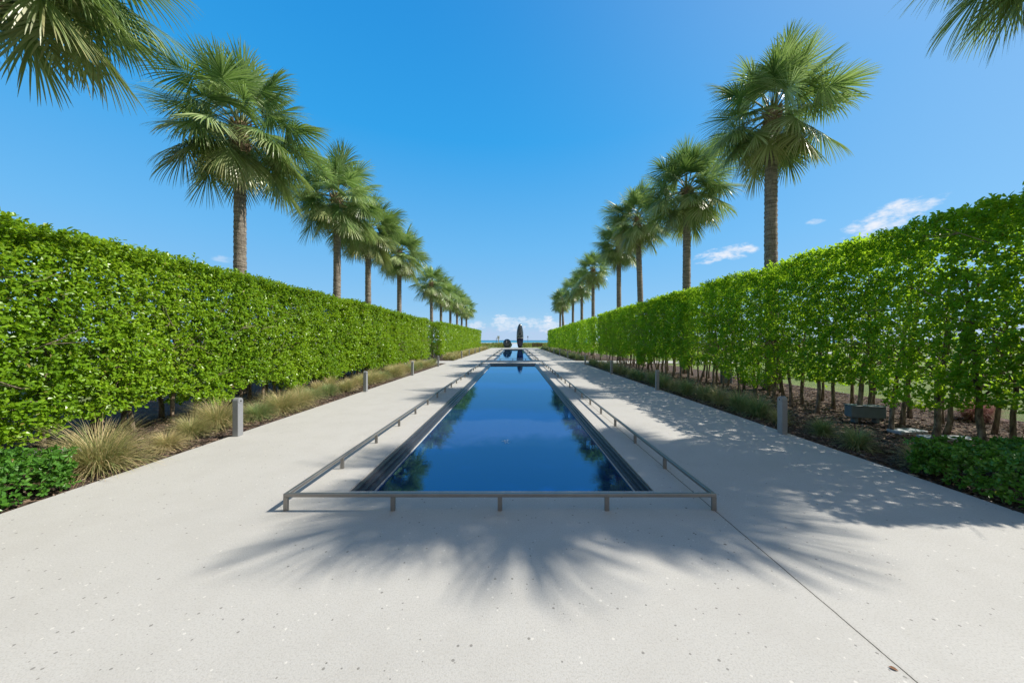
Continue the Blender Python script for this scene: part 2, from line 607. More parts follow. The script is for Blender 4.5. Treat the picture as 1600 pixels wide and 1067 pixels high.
m, t, p = material('slate_tile')
pos = t.n('ShaderNodeTexCoord').outputs['Object']
c = t.mix(t.noise(t.mapping(pos, (1, 1, 8)), 9, 5, 0.65), (0.012, 0.016, 0.026), (0.075, 0.080, 0.095))
c = t.mix(t.maprange(t.noise(t.mapping(pos, (1, 1, 30)), 4, 5, 0.7), 0.6, 0.75, 0, 0.5), c, (0.17, 0.165, 0.16))
t.link(c, p.inputs['Base Color'])
setp(p, Roughness=0.28)
t.link(t.bump(t.noise(pos, 40, 4, 0.6), 0.3, 0.004), p.inputs['Normal'])
M['slate'] = m

m, t, p = material('waterline')
pos = t.n('ShaderNodeTexCoord').outputs['Object']
t.link(t.mix(t.noise(pos, 20, 4, 0.6), (0.30, 0.29, 0.27), (0.62, 0.60, 0.56)), p.inputs['Base Color'])
setp(p, Roughness=0.7)
M['waterline'] = m

m, t, p = material('rail_metal')
pos = t.n('ShaderNodeTexCoord').outputs['Object']
t.link(t.mix(t.noise(pos, 7, 5, 0.65), (0.215, 0.205, 0.19), (0.34, 0.325, 0.305)), p.inputs['Base Color'])
setp(p, Metallic=0.75, Roughness=0.42)
t.link(t.bump(t.noise(t.mapping(pos, (30, 1, 30)), 4, 3), 0.08, 0.002), p.inputs['Normal'])
M['rail'] = m

m, t, p = material('bollard_paint')
pos = t.n('ShaderNodeTexCoord').outputs['Object']
t.link(t.mix(t.noise(pos, 9, 5, 0.7), (0.23, 0.24, 0.255), (0.33, 0.34, 0.355)), p.inputs['Base Color'])
setp(p, Roughness=0.5, Metallic=0.3)
M['bollard'] = m
m, t, p = material('lamp_eye')
setp(p, Base_Color=(0.02, 0.02, 0.025), Roughness=0.2)
M['eye'] = m

m, t, p = material('palm_bark')
pos = t.n('ShaderNodeTexCoord').outputs['Object']
ringn = t.noise(t.mapping(pos, (2, 2, 14)), 1.6, 5, 0.6)
fib = t.noise(t.mapping(pos, (18, 18, 2.5)), 2.0, 5, 0.65)
c = t.mix(t.maprange(ringn, 0.35, 0.65), (0.16, 0.135, 0.11), (0.34, 0.295, 0.245))
c = t.mix(t.maprange(fib, 0.45, 0.7, 0, 0.6), c, (0.06, 0.046, 0.036))
t.link(c, p.inputs['Base Color'])
setp(p, Roughness=0.9)
t.link(t.bump(t.math('ADD', ringn, fib), 0.9, 0.04), p.inputs['Normal'])
M['palm_bark'] = m

m, t, p = material('palm_boot')
pos = t.n('ShaderNodeTexCoord').outputs['Object']
at = t.n('ShaderNodeAttribute', attribute_name='rnd').outputs['Fac']
c = t.mix(t.noise(pos, 14, 5, 0.7), (0.12, 0.075, 0.045), (0.36, 0.26, 0.16))
t.link(c, p.inputs['Base Color'])
setp(p, Roughness=0.85)
t.link(t.bump(t.noise(pos, 30, 4, 0.7), 0.6, 0.01), p.inputs['Normal'])
M['boot'] = m
m, t, p = material('petiole')
setp(p, Base_Color=(0.17, 0.20, 0.06), Roughness=0.5)
M['petiole'] = m

m, t, p = material('hedge_bark')
pos = t.n('ShaderNodeTexCoord').outputs['Object']
n1 = t.noise(t.mapping(pos, (10, 10, 3)), 2.5, 5, 0.65)
t.link(t.mix(t.maprange(n1, 0.35, 0.65), (0.10, 0.072, 0.05), (0.33, 0.26, 0.19)), p.inputs['Base Color'])
setp(p, Roughness=0.9)
t.link(t.bump(n1, 0.6, 0.02), p.inputs['Normal'])
M['bark'] = m

m, t, p = material('dark_mosaic')
pos = t.n('ShaderNodeTexCoord').outputs['Object']
szz = t.n('ShaderNodeSeparateXYZ')
t.link(pos, szz.inputs[0])
vc = t.n('ShaderNodeSeparateColor')
t.link(t.voro(pos, 7, out='Color'), vc.inputs[0])
up = t.mix(t.math('POWER', vc.outputs[0], 4.0), (0.02, 0.032, 0.045), (0.16, 0.17, 0.16))
c = t.mix(t.math('GREATER_THAN', szz.outputs[2], 2.0), (0.004, 0.006, 0.04), up)
t.link(c, p.inputs['Base Color'])
setp(p, Roughness=0.18)
M['mosaic'] = m
m, t, p = material('dark_bronze')
pos = t.n('ShaderNodeTexCoord').outputs['Object']
t.link(t.mix(t.noise(pos, 2.5, 4, 0.6), (0.008, 0.014, 0.022), (0.05, 0.075, 0.085)), p.inputs['Base Color'])
setp(p, Roughness=0.15)
M['bronze'] = m


def flat(name, c, rough=0.7, var=0.25, scale=6.0, metal=0.0):
    m, t, p = material(name)
    pos = t.n('ShaderNodeTexCoord').outputs['Object']
    t.link(t.mix(t.noise(pos, scale, 4, 0.6), tuple(x * (1 - var) for x in c), tuple(min(1, x * (1 + var)) for x in c)), p.inputs['Base Color'])
    setp(p, Roughness=rough, Metallic=metal)
    return m


M['white'] = flat('white_paint', (0.72, 0.72, 0.72), var=0.08)
M['timber'] = flat('red_brown_timber', (0.12, 0.055, 0.045))
M['dark'] = flat('dark_metal', (0.05, 0.05, 0.055), 0.5)
M['greybox'] = flat('grey_box_paint', (0.13, 0.165, 0.18), 0.6, 0.3)
M['stone'] = flat('pale_stone', (0.36, 0.38, 0.41), 0.6, 0.15)
M['walk'] = flat('beach_walk', (0.42, 0.50, 0.56), 0.4, 0.1, 1.0)
M['deadleaf'] = flat('dead_leaf', (0.22, 0.10, 0.04), 0.8, 0.4, 30)
M['foam'] = flat('foam', (0.42, 0.50, 0.60), 0.4, 0.1)

# ------------------------------------------------------------------ ground, pavement, sea
XL, XR = -4.74, 4.70            # outer edges of the two paths
PL, PR = -1.76, 1.48            # pool opening
RL, RR = -2.15, 1.875           # rail lines
P1, P2 = (3.62, 23.9), (27.3, 58.8)
WATER_Z = -0.125


def sheet(name, rects, z, mat, sub=None, **kw):
    v, f = [], []
    for (x0, y0, x1, y1) in rects:
        n = len(v)
        v += [(x0, y0, z), (x1, y0, z), (x1, y1, z), (x0, y1, z)]
        f.append((n, n + 1, n + 2, n + 3))
    o = obj(name, new_mesh(name, np.array(v), np.array(f), mat))
    o['kind'] = 'structure'
    return o


sheet('lawn', [(-600, -30, -1.9, 150), (1.7, -30, 600, 150), (-1.9, -30, 1.7, 3.0), (-1.9, 60, 1.7, 150)], -0.05, M['lawn'])
sheet('beach', [(-900, 149.9, 900, 236)], -0.12, M['sand'])
sheet('sea', [(-9000, 190, 9000, 9000)], -0.55 + 0.32, M['sea'])
sheet('mulch_bed', [(-10.2, -6, XL, 23.75), (-10.2, 26.4, XL, 66), (XR, -6, 10.2, 23.75), (XR, 26.4, 10.2, 66)], -0.03, M['mulch'])
# pavement slab as solid pieces 12 cm deep
mb = MB()
for (x0, y0, x1, y1) in [(XL, -6, PL, 70), (PR, -6, XR, 70), (PL, -6, PR, P1[0]), (PL, P1[1], PR, P2[0]), (PL, P2[1], PR, 70),
                         (-16, 23.75, XL, 26.4), (XR, 23.75, 16, 26.4)]:
    mb.box((x0, y0, -0.12), (x1, y1, 0.0))
pv = mb.build('pavement', M['concrete'])
pv['kind'] = 'structure'
sheet('far_path', [(38, -30, 43, 150), (-43, -30, -38, 150)], -0.04, M['stone'])
sheet('beach_path', [(-0.9, 74, 1.2, 150)], -0.03, M['walk'])


def pool(y0, y1, label):
    root = empty('reflecting_pool', (0, y0, WATER_Z), 0, label, 'pool')
    # dark slate steps leading down to the water, narrow along the sides and broad at the far end
    L = y1 - y0
    nst = 3
    tl, tr, tn, tf = 0.054, 0.036, 0.03, 0.045 * L / 2.2
    tf = min(tf, 0.30)
    mb = MB()
    for k in range(nst):
        zt = -0.016 - k * 0.034 - WATER_Z
        zb = zt - 0.033 if k < nst - 1 else -0.2
        xa, xb = PL + (k + 1) * tl, PR - (k + 1) * tr
        ya, yb = (k + 1) * tn, L - (k + 1) * tf
        mb.box((PL - 0.02, ya, zb), (xa, yb, zt))
        mb.box((xb, ya, zb), (PR + 0.02, yb, zt))
        mb.box((PL - 0.02, -0.02, zb), (PR + 0.02, ya, zt))
        mb.box((PL - 0.02, yb, zb), (PR + 0.02, L + 0.02, zt))
    mb.build('wall', M['slate'], root)
    xa, xb, ya, yb = PL + 3 * tl, PR - 3 * tr, 3 * tn, L - 3 * tf
    mb = MB()
    mb.box((xa + .0005, ya, -0.02), (xa + 0.014, yb - .02, 0.012))
    mb.box((xb - 0.014, ya, -0.02), (xb - .0005, yb - .02, 0.012))
    mb.box((xa + .0005, yb - 0.018, -0.02), (xb - .0005, yb - .0005, 0.012))
    mb.build('waterline_trim', M['waterline'], root)
    sheet('water', [(PL + 0.01, y0 + 0.01, PR - 0.01, y1 - 0.01)], WATER_Z, M['water'])


pool(P1[0], P1[1], 'long dark-walled reflecting pool with deep blue water, the nearer and larger one')
pool(P2[0], P2[1], 'second reflecting pool mirroring the two dark sculptures beyond its far end')


# ------------------------------------------------------------------ low rails round the pools
def rail(y0, y1, label, sp_side):
    root = empty('pool_rail', (0, y0, 0), 0, label, 'railing')
    hz, bw, bh = 0.163, 0.036, 0.033
    mb = MB()
    L = y1 - y0
    mb.box((RL - bw / 2, -bw / 2, hz - bh), (RR + bw / 2, bw / 2, hz), 0.004)
    mb.build('front_rail', M['rail'], root)
    for x in (RL, RR):
        mb = MB()
        mb.box((x - bw / 2, bw / 2 + 0.001, hz - bh), (x + bw / 2, L, hz), 0.004)
        mb.build('side_rail', M['rail'], root)
    posts = [(RL + (RR - RL) * k / 4, 0.0) for k in range(5)]
    n = int(round(L / sp_side))
    posts += [(x, (k + 1) * (L - 0.03) / n) for x in (RL, RR) for k in range(n)]
    mb = MB()
    mb.box((-0.021, -0.012, 0.0), (0.021, 0.012, hz - bh - 0.001), 0.002)
    first = mb.build('post', M['rail'], root)
    first.location = (posts[0][0], posts[0][1], 0)
    for (x, y) in posts[1:]:
        c = first.copy()
        col.objects.link(c)
        c.parent = root
        c.location = (x, y, 0)


rail(3.21, 24.2, 'low bronze-grey metal rail on short posts round the nearer pool', 1.05)
rail(27.0, 59.2, 'low metal rail on short posts round the farther pool', 1.05)


# ------------------------------------------------------------------ bollards
def bollard_proto(side):
    root = empty('path_bollard')
    w, d, h = 0.092, 0.115, 0.64
    r = d / 2
    prof = [(-r, 0.0), (r, 0.0)] + [(r * math.cos(a), h - r + r * math.sin(a)) for a in np.linspace(0, math.pi, 13)]
    n = len(prof)
    import bmesh
    bm = bmesh.new()
    f1 = bm.faces.new([bm.verts.new((-w / 2, y, z)) for (y, z) in prof])
    ret = bmesh.ops.extrude_face_region(bm, geom=[f1])
    bmesh.ops.translate(bm, verts=[v for v in ret['geom'] if isinstance(v, bmesh.types.BMVert)], vec=(w, 0, 0))
    bmesh.ops.recalc_face_normals(bm, faces=bm.faces)
    bmesh.ops.bevel(bm, geom=[e for e in bm.edges if e.calc_face_angle(0) > 0.9], offset=0.004, segments=2, affect='EDGES')
    me = bpy.data.meshes.new('body')
    bm.to_mesh(me)
    bm.free()
    me.materials.append(M['bollard'])
    obj('body', me, root)
    s = -side                      # lamp face looks to the path
    mb = MB()
    pts = [(s * (w / 2 - 0.01), 0, h - r), (s * (w / 2 + 0.004), 0, h - r)]
    mb.tube(pts, [0.046, 0.043], 20)
    cap = mb.build('lamp_cover', M['bollard'], root)
    mb = MB()
    mb.tube([(s * (w / 2 + 0.0045), 0, h - r), (s * (w / 2 + 0.009), 0, h - r)], [0.014, 0.012], 12)
    mb.build('lamp_lens', M['eye'], cap)
    return root


ORD = ['first', 'second', 'third', 'fourth', 'fifth', 'sixth', 'seventh', 'eighth', 'ninth', 'tenth', 'eleventh', 'twelfth',
       'thirteenth', 'fourteenth', 'fifteenth', 'sixteenth', 'seventeenth', 'eighteenth', 'nineteenth', 'twentieth',
       'twenty-first', 'twenty-second', 'twenty-third', 'twenty-fourth', 'twenty-fifth', 'twenty-sixth', 'twenty-seventh', 'twenty-eighth']
for side, ys in ((-1, (5.72, 10.62, 15.5, 20.75, 29.9, 34.9, 40.0, 45.2)), (1, (5.86, 11.0, 16.2, 22.2, 29.6, 34.7, 39.8, 44.8))):
    pr = bollard_proto(side)
    for i, y in enumerate(ys):
        o = pr if i == 0 else copy_tree(pr)
        o.location = (XL + 0.10 if side < 0 else XR - 0.10, y, 0.0)
        o.rotation_euler = (0, 0, R((0.8, -0.6, 1.2, 0.3, -1, .5, .2, -.4)[i]))
        where = 'sunlit path' if side < 0 else 'shaded path'
        if i == 0:
            lb = 'largest grey bollard light, standing in front of grass beside the sunlit path' if side < 0 else 'large grey bollard light at the mulch edge of the leaf-shaded path'
        else:
            lb = 'small grey bollard light, %s from the camera along the %s' % (ORD[i], where)
        tag(o, lb, 'bollard', 'bollard lights along the paths')


# ------------------------------------------------------------------ leaves, hedges
def rosettes(C, A, K, L0, W0, rs, spread=(0.6, 1.35), curl=0.25, jit=0.0):
    """C centres, A axes; K leaves per rosette -> verts, quads, rnd"""
    N = len(C)
    A = nrm(A)
    ref = np.where(np.abs(A[:, 2:3]) < 0.9, np.array([[0, 0, 1.0]]), np.array([[1.0, 0, 0]]))
    U = nrm(np.cross(A, ref))
    V = np.cross(A, U)
    C = np.repeat(C, K, 0); A = np.repeat(A, K, 0); U = np.repeat(U, K, 0); V = np.repeat(V, K, 0)
    n = N * K
    ph = np.tile(np.arange(K) * 2.399, N) + rs.uniform(0, 6.28, N).repeat(K) + rs.normal(0, .25, n)
    al = rs.uniform(spread[0], spread[1], n)
    rad = np.cos(ph)[:, None] * U + np.sin(ph)[:, None] * V
    D = nrm(np.cos(al)[:, None] * A + np.sin(al)[:, None] * rad + rs.normal(0, .12, (n, 3)))
    S = nrm(np.cross(D, A) + rs.normal(0, .15, (n, 3)))
    Nn = nrm(np.cross(S, D))
    ln = (L0 * rs.uniform(.7, 1.2, n)) [:, None]
    w = (W0 * rs.uniform(.8, 1.2, n))[:, None]
    base = C + A * rs.uniform(-.03 - jit, .02 + jit, n)[:, None] + rs.normal(0, jit * .6 + 1e-6, (n, 3))
    fold = w * 0.22
    tip = base + D * ln - Nn * ln * curl * rs.uniform(0, 1, n)[:, None]
    m1 = base + D * ln * .32
    m2 = base + D * ln * .72 - Nn * ln * .04
    v = np.stack([base, m1 + S * w * .36 + Nn * fold, m2 + S * w * .5 + Nn * fold * .8, tip,
                  m2 - S * w * .5 + Nn * fold * .8, m1 - S * w * .36 + Nn * fold], 1).reshape(-1, 3)
    o = (np.arange(n) * 6)[:, None]
    q = np.concatenate([o + np.array([[0, 1, 2, 3]]), o + np.array([[0, 3, 4, 5]])], 1).reshape(-1, 4)
    C0 = C[::K]
    base_r = np.clip(.55 * rs.uniform(0, 1, N) + .75 * vnoise(C0 * 1.1, 77) - .12, 0, 1).repeat(K)
    rr = np.clip(base_r * .6 + rs.uniform(0, .4, n), 0, 1)
    return v, q, rr.repeat(2)


def stem_variants(mat, n, hmin, hmax, seed, r0=0.05):
    out = []
    rnd = random.Random(seed)
    for k in range(n):
        mb = MB()
        h = rnd.uniform(hmin, hmax)
        lean = (rnd.uniform(-.12, .12), rnd.uniform(-.13, .13))
        pts, rad = [], []
        x = y = 0.0
        N = 11
        for i in range(N):
            tt = i / (N - 1)
            pts.append((x, y, -0.05 + h * tt))
            rad.append(r0 * (1.25 if i == 0 else 1.0) * (1 - .72 * tt) + .004)
            x += lean[0] * h / N + rnd.gauss(0, .022)
            y += lean[1] * h / N + rnd.gauss(0, .022)
        mb.tube(pts, rad, 8)
        for b in range(rnd.randint(9, 13)):
            i = rnd.randint(3, N - 2)
            p0 = np.array(pts[i])
            a = rnd.uniform(0, 6.28)
            up = rnd.uniform(.25, 1.1)
            d = np.array([math.cos(a), math.sin(a), up])
            L = rnd.uniform(.45, 1.15)
            q = [p0]
            for j in range(5):
                d = d + np.array([rnd.gauss(0, .16), rnd.gauss(0, .16), rnd.gauss(0.03, .1)])
                q.append(q[-1] + d / np.linalg.norm(d) * L / 5)
            r1 = rad[i] * rnd.uniform(.35, .6)
            mb.tube(q, [r1 * (1 - .17 * j) for j in range(6)], 5)
            for s_ in range(2):
                j0 = rnd.randint(2, 4)
                a2 = a + rnd.uniform(-1.2, 1.2)
                d2 = np.array([math.cos(a2), math.sin(a2), rnd.uniform(-.2, .8)])
                w_ = [q[j0]]
                for j in range(3):
                    d2 = d2 + np.array([rnd.gauss(0, .2), rnd.gauss(0, .2), rnd.gauss(0, .2)])
                    w_.append(w_[-1] + d2 / np.linalg.norm(d2) * .12)
                mb.tube(w_, [r1 * .5, r1 * .42, r1 * .34, r1 * .2], 4, cap=False)
        out.append(new_mesh('trunk', np.concatenate(mb.v), np.concatenate(mb.f), mat, smooth=True))
    return out


def hedge(name, side, xf, xb, y0, y1, zb, zt0, zt1, mat, seed, scale_fn, face_d, deep_d, label, ragged=0.35,
          gap_lo=0.30, gap_hi=0.12, stems=None, sparse_h=0.0, fill_d=10.0):
    rs = np.random.default_rng(seed)
    root = empty(name, (side * (xf + xb) / 2, (y0 + y1) / 2, 0), 0, label, 'hedge')
    ox, oy = side * (xf + xb) / 2, (y0 + y1) / 2
    L = y1 - y0
    zt = lambda y: zt0 + (zt1 - zt0) * (y - y0) / L + 0.05 * (vnoise(np.stack([y * .9, y * 0, y * 0], 1), seed) - .5) + .04 * (vnoise(np.stack([y * 5, y * 0, y * 0 + 3], 1), seed) - .5)
    zbf = lambda y: zb + ragged * (vnoise(np.stack([y * 1.1, y * 0, y * 0 + 9], 1), seed + 1) - .45) * 1.6
    Cs, As = [], []

    def accept(y, z, x, thr_scale=1.0):
        nz = .6 * vnoise(np.stack([x * 1.2, y * 1.5, z * 1.5], 1), seed + 2) + .4 * vnoise(np.stack([x * 3, y * 3.6, z * 3.6], 1), seed + 3)
        hfrac = np.clip((z - zb) / 2.2, 0, 1)
        thr = gap_lo + (gap_hi - gap_lo) * hfrac
        return (nz > thr * thr_scale) & (z > zbf(y))
    # distribution along y: more, smaller rosettes near
    def ysample(n):
        return rs.uniform(y0, y1, n)

    def keep_by_dist(y):
        s = scale_fn(y)
        return rs.uniform(0, 1, len(y)) < 1.0 / (s * s)
    hz = max(zt0, zt1) - zb + .3
    # inner face
    n = int(L * hz * face_d)
    y = ysample(n); z = rs.uniform(zb - .4, max(zt0, zt1), n)
    dep = np.abs(rs.normal(0, .10, n)) + .22 * vnoise(np.stack([y * 1.6, z * 1.6, y * 0], 1), seed + 5)
    x = side * (xf + dep)
    ok = (z < zt(y)) & accept(y, z, x) & keep_by_dist(y)
    Cs.append(np.stack([x, y, z], 1)[ok])
    a = np.stack([np.full(n, -side * 1.0), rs.normal(0, .42, n), rs.normal(.65, .4, n)], 1)
    As.append(a[ok])
    # second layer behind the face
    n = int(L * hz * deep_d)
    y = ysample(n); z = rs.uniform(zb - .35, max(zt0, zt1), n)
    x = side * (xf + rs.uniform(.25, .8, n))
    ok = (z < zt(y) - .05) & accept(y, z, x) & keep_by_dist(y)
    if sparse_h > 0:
        ok &= (z > sparse_h) | (rs.uniform(0, 1, n) < .5)
    Cs.append(np.stack([x, y, z], 1)[ok])
    As.append(np.stack([rs.normal(-side * .5, .6, n), rs.normal(0, .6, n), rs.normal(.5, .4, n)], 1)[ok])
    # top
    n = int(L * (xb - xf) * face_d * .8)
    y = ysample(n); x = side * rs.uniform(xf, xb, n)
    z = zt(y) - np.abs(rs.normal(0, .06, n)) + 0.06 * (vnoise(np.stack([x * 2.5, y * 2.5, y * 0], 1), seed + 7) - .5)
    sh = rs.uniform(0, 1, n) < .03
    z = z + sh * rs.uniform(0, .09, n)
    ok = keep_by_dist(y)
    Cs.append(np.stack([x, y, z], 1)[ok])
    As.append(np.stack([rs.normal(0, .45, n), rs.normal(0, .45, n), np.full(n, 1.0)], 1)[ok])
    # back face
    n = int(L * hz * face_d * .45)
    y = ysample(n); z = rs.uniform(zb - .2, max(zt0, zt1), n)
    x = side * (xb - np.abs(rs.normal(0, .12, n)))
    ok = (z < zt(y)) & accept(y, z, x, 1.0) & keep_by_dist(y)
    Cs.append(np.stack([x, y, z], 1)[ok])
    As.append(np.stack([np.full(n, side * 1.0), rs.normal(0, .5, n), rs.normal(.4, .4, n)], 1)[ok])
    # ends
    for ye, sg in ((y0, -1), (y1, 1)):
        n = int((xb - xf) * hz * face_d)
        x = side * rs.uniform(xf, xb, n); z = rs.uniform(zb, max(zt0, zt1), n)
        y = ye - sg * np.abs(rs.normal(0, .08, n))
        ok = (z < zt(y)) & accept(y, z, x) & keep_by_dist(y)
        Cs.append(np.stack([x, y, z], 1)[ok])
        As.append(np.stack([rs.normal(0, .3, n), np.full(n, sg * 1.3), rs.normal(.1, .3, n)], 1)[ok])
    # interior fill
    n = int(L * hz * (xb - xf) * fill_d)
    y = ysample(n); z = rs.uniform(zb, max(zt0, zt1), n); x = side * rs.uniform(xf + .3, xb - .2, n)
    ok = (z < zt(y) - .1) & accept(y, z, x, 1.15) & keep_by_dist(y)
    if sparse_h > 0:
        ok &= (z > sparse_h) | (rs.uniform(0, 1, n) < .3)
    Cs.append(np.stack([x, y, z], 1)[ok])
    As.append(rs.normal(0, .6, (n, 3))[ok] + np.array([[0, 0, .6]]))
    C = np.concatenate(Cs); A = np.concatenate(As)
    S = scale_fn(C[:, 1])
    allv, allq, allr, off = [], [], [], 0
    # group by scale so that leaf size follows
    bins = np.digitize(S, [1.15, 1.5, 1.9, 2.4])
    for b in np.unique(bins):
        mk = bins == b
        s = S[mk].mean()
        K = 8 if b < 2 else 6
        v, q, r_ = rosettes(C[mk], A[mk], K, .068 * s, .036 * s, rs, (.35, 1.5), .3, .03 * s)
        allv.append(v); allq.append(q + off); allr.append(r_); off += len(v)
    v = np.concatenate(allv); q = np.concatenate(allq); r_ = np.concatenate(allr)
    v = v - np.array([[ox, oy, 0]])
    me = new_mesh('foliage', v, q, mat, {'rnd': r_, 'dry': (rs.uniform(0, 1, len(r_)) < .012).astype(float) * rs.uniform(.3, .9, len(r_))})
    obj('foliage', me, root)
    print(name, 'rosettes', len(C), 'quads', len(q))
    if stems:
        variants, rows, sp = stems
        k = 0
        for (rx, oy_) in rows:
            yy = y0 + .3 + oy_
            while yy < y1 - .2 and k < 100:
                o = bpy.data.objects.new('trunk', variants[rs.integers(len(variants))])
                o.location = (side * (rx + rs.uniform(-.08, .08)) - ox, yy - oy, 0)
                o.rotation_euler = (0, 0, rs.uniform(0, 6.28))
                sc = rs.uniform(.85, 1.15)
                o.scale = (sc, sc, 1)
                link(o, root)
                yy += sp * rs.uniform(.8, 1.2)
                k += 1
    return root


stemsL = stem_variants(M['bark'], 6, 2.3, 2.9, 11, .038)
stemsR = stem_variants(M['bark'], 7, 2.6, 3.2, 12, .035)
near = lambda y: np.clip(0.95 + (np.maximum(y, 0) - 7) * .035, .95, 1.7)
far = lambda y: np.clip(1.7 + (y - 28) * .03, 1.7, 2.6)
hedge('clipped_hedge', -1, 6.16, 8.2, 1.6, 24.9, .34, 3.15, 3.02, M['hedge_leaf'], 21, near, 235, 185,
      'tall sunlit clipped hedge nearest the camera, with leafy face behind tall grasses', .26, .19, .05,
      (stemsL, ((6.75, 0), (7.5, .35)), .62), 0, 30)
hedge('clipped_hedge', -1, 6.16, 8.2, 29.0, 63, .35, 3.10, 3.28, M['hedge_leaf'], 22, far, 110, 50,
      'farther sunlit hedge block with a dark shaded end beyond the gap', .1, .22, .12, (stemsL, ((7.0, 0),), 1.6), 0, 8)
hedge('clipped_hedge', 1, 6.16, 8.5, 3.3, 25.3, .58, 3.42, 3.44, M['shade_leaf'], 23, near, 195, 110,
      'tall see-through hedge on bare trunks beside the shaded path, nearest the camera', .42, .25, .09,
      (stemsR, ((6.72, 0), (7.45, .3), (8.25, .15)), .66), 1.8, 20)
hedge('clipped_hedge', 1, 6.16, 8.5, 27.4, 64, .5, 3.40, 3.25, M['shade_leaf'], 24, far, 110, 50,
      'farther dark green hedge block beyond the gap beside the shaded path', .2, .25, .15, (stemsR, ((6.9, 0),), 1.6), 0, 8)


def low_hedge(side, x0, x1, y0, y1, h, mat, seed, label):
    rs = np.random.default_rng(seed)
    root = empty('low_hedge', (side * (x0 + x1) / 2, (y0 + y1) / 2, 0), 0, label, 'hedge')
    ox, oy = side * (x0 + x1) / 2, (y0 + y1) / 2
    Cs, As = [], []
    n = int((x1 - x0) * (y1 - y0) * 330)
    x = rs.uniform(x0, x1, n); y = rs.uniform(y0, y1, n)
    e = np.minimum.reduce([x - x0, x1 - x, y1 - y])
    top = h * (1 - np.exp(-(e + .03) / .07) * .8) + .10 * (vnoise(np.stack([x * 4, y * 4, x * 0], 1), seed) - .5)
    z = top - np.abs(rs.normal(0, .05, n))
    Cs.append(np.stack([side * x, y, z], 1)); As.append(np.stack([rs.normal(0, .5, n), rs.normal(0, .5, n), np.full(n, .9)], 1))
    for kind in range(2):
        if kind == 0:
            n = int((y1 - y0) * h * 420); y = rs.uniform(y0, y1, n); x = x0 + np.abs(rs.normal(0, .06, n)); a = (-side, 0)
        else:
            n = int((x1 - x0) * h * 420); x = rs.uniform(x0, x1, n); y = y1 - np.abs(rs.normal(0, .06, n)); a = (0, 1)
        z = rs.uniform(.02, h, n)
        Cs.append(np.stack([side * x, y, z], 1))
        As.append(np.stack([a[0] + rs.normal(0, .5, n), a[1] + rs.normal(0, .5, n), rs.normal(.5, .4, n)], 1))
    C = np.concatenate(Cs); A = np.concatenate(As)
    v, q, r_ = rosettes(C, A, 6, .052, .027, rs)
    me = new_mesh('foliage', v - np.array([[ox, oy, 0]]), q, mat, {'rnd': r_, 'dry': (rs.uniform(0, 1, len(r_)) < .006) * .8})
    obj('foliage', me, root)
    for k in range(12):
        mb = MB()
        px, py = rs.uniform(x0 + .1, x1 - .1), rs.uniform(y0 + .1, y1 - .1)
        b = np.array([side * px - ox, py - oy, -.03])
        mb.tube([b, b + (rs.normal(0, .03), rs.normal(0, .03), h * .45), b + (rs.normal(0, .07), rs.normal(0, .07), h * .85)], [.01, .008, .004], 5)
        mb.build('stem', M['bark'], root)


low_hedge(-1, 4.80, 6.5, 1.0, 3.72, .42, M['cover_leaf'], 31, 'low sunlit clipped shrub bed at the near corner beside the straw grass')
low_hedge(1, 4.78, 7.2, 1.0, 4.15, .42, M['cover_leaf'], 32, 'low dark shaded shrub bed at the near corner under the bare trunks')


# ------------------------------------------------------------------ ornamental grass
def clump_mesh(seed, n, hmin, hmax, rad, mat, dry_p, droop=1.0, w=.0035):
    rs = np.random.default_rng(seed)
    K = 6
    az = rs.uniform(0, 6.283, n)
    lean = np.abs(rs.normal(0, .62, n)) + .08
    L = rs.uniform(hmin, hmax, n)
    r0 = rs.uniform(0, rad * .3, n)
    P = np.stack([np.cos(az) * r0, np.sin(az) * r0, np.full(n, -.02)], 1)
    az2 = az + rs.normal(0, .35, n)
    dirh = np.stack([np.cos(az2), np.sin(az2), az2 * 0], 1)
    side = np.stack([-np.sin(az2 + rs.normal(0, .6, n)), np.cos(az2), az2 * 0], 1)
    side = nrm(side)
    verts = np.zeros((n, K, 2, 3))
    p = P.copy()
    for k in range(K):
        tt = k / (K - 1)
        ww = w * (1 - tt ** 2 * .85)
        verts[:, k, 0] = p - side * ww
        verts[:, k, 1] = p + side * ww
        ang = np.clip(lean + (tt ** 1.5) * (.75 + lean) * droop, 0, 2.3)
        stp = (L / (K - 1))[:, None]
        p = p + stp * (np.sin(ang)[:, None] * dirh + np.cos(ang)[:, None] * np.array([[0, 0, 1.0]]))
    verts[:, :, :, 2] = np.maximum(verts[:, :, :, 2], -.02)
    v = verts.reshape(-1, 3)
    o = (np.arange(n) * K * 2)[:, None, None] + (np.arange(K - 1) * 2)[None, :, None] + np.array([0, 1, 3, 2])[None, None, :]
    q = o.reshape(-1, 4)
    r_ = rs.uniform(0, 1, n).repeat(K - 1)
    dry = np.clip((rs.uniform(0, 1, n) < dry_p) * rs.uniform(.5, 1, n), 0, 1).repeat(K - 1)
    dry = np.clip(dry + np.tile(np.linspace(0, .35, K - 1), n) * rs.uniform(0, 1.5, n).repeat(K - 1), 0, 1)
    return new_mesh('blades', v, q, mat, {'rnd': r_, 'dry': dry})


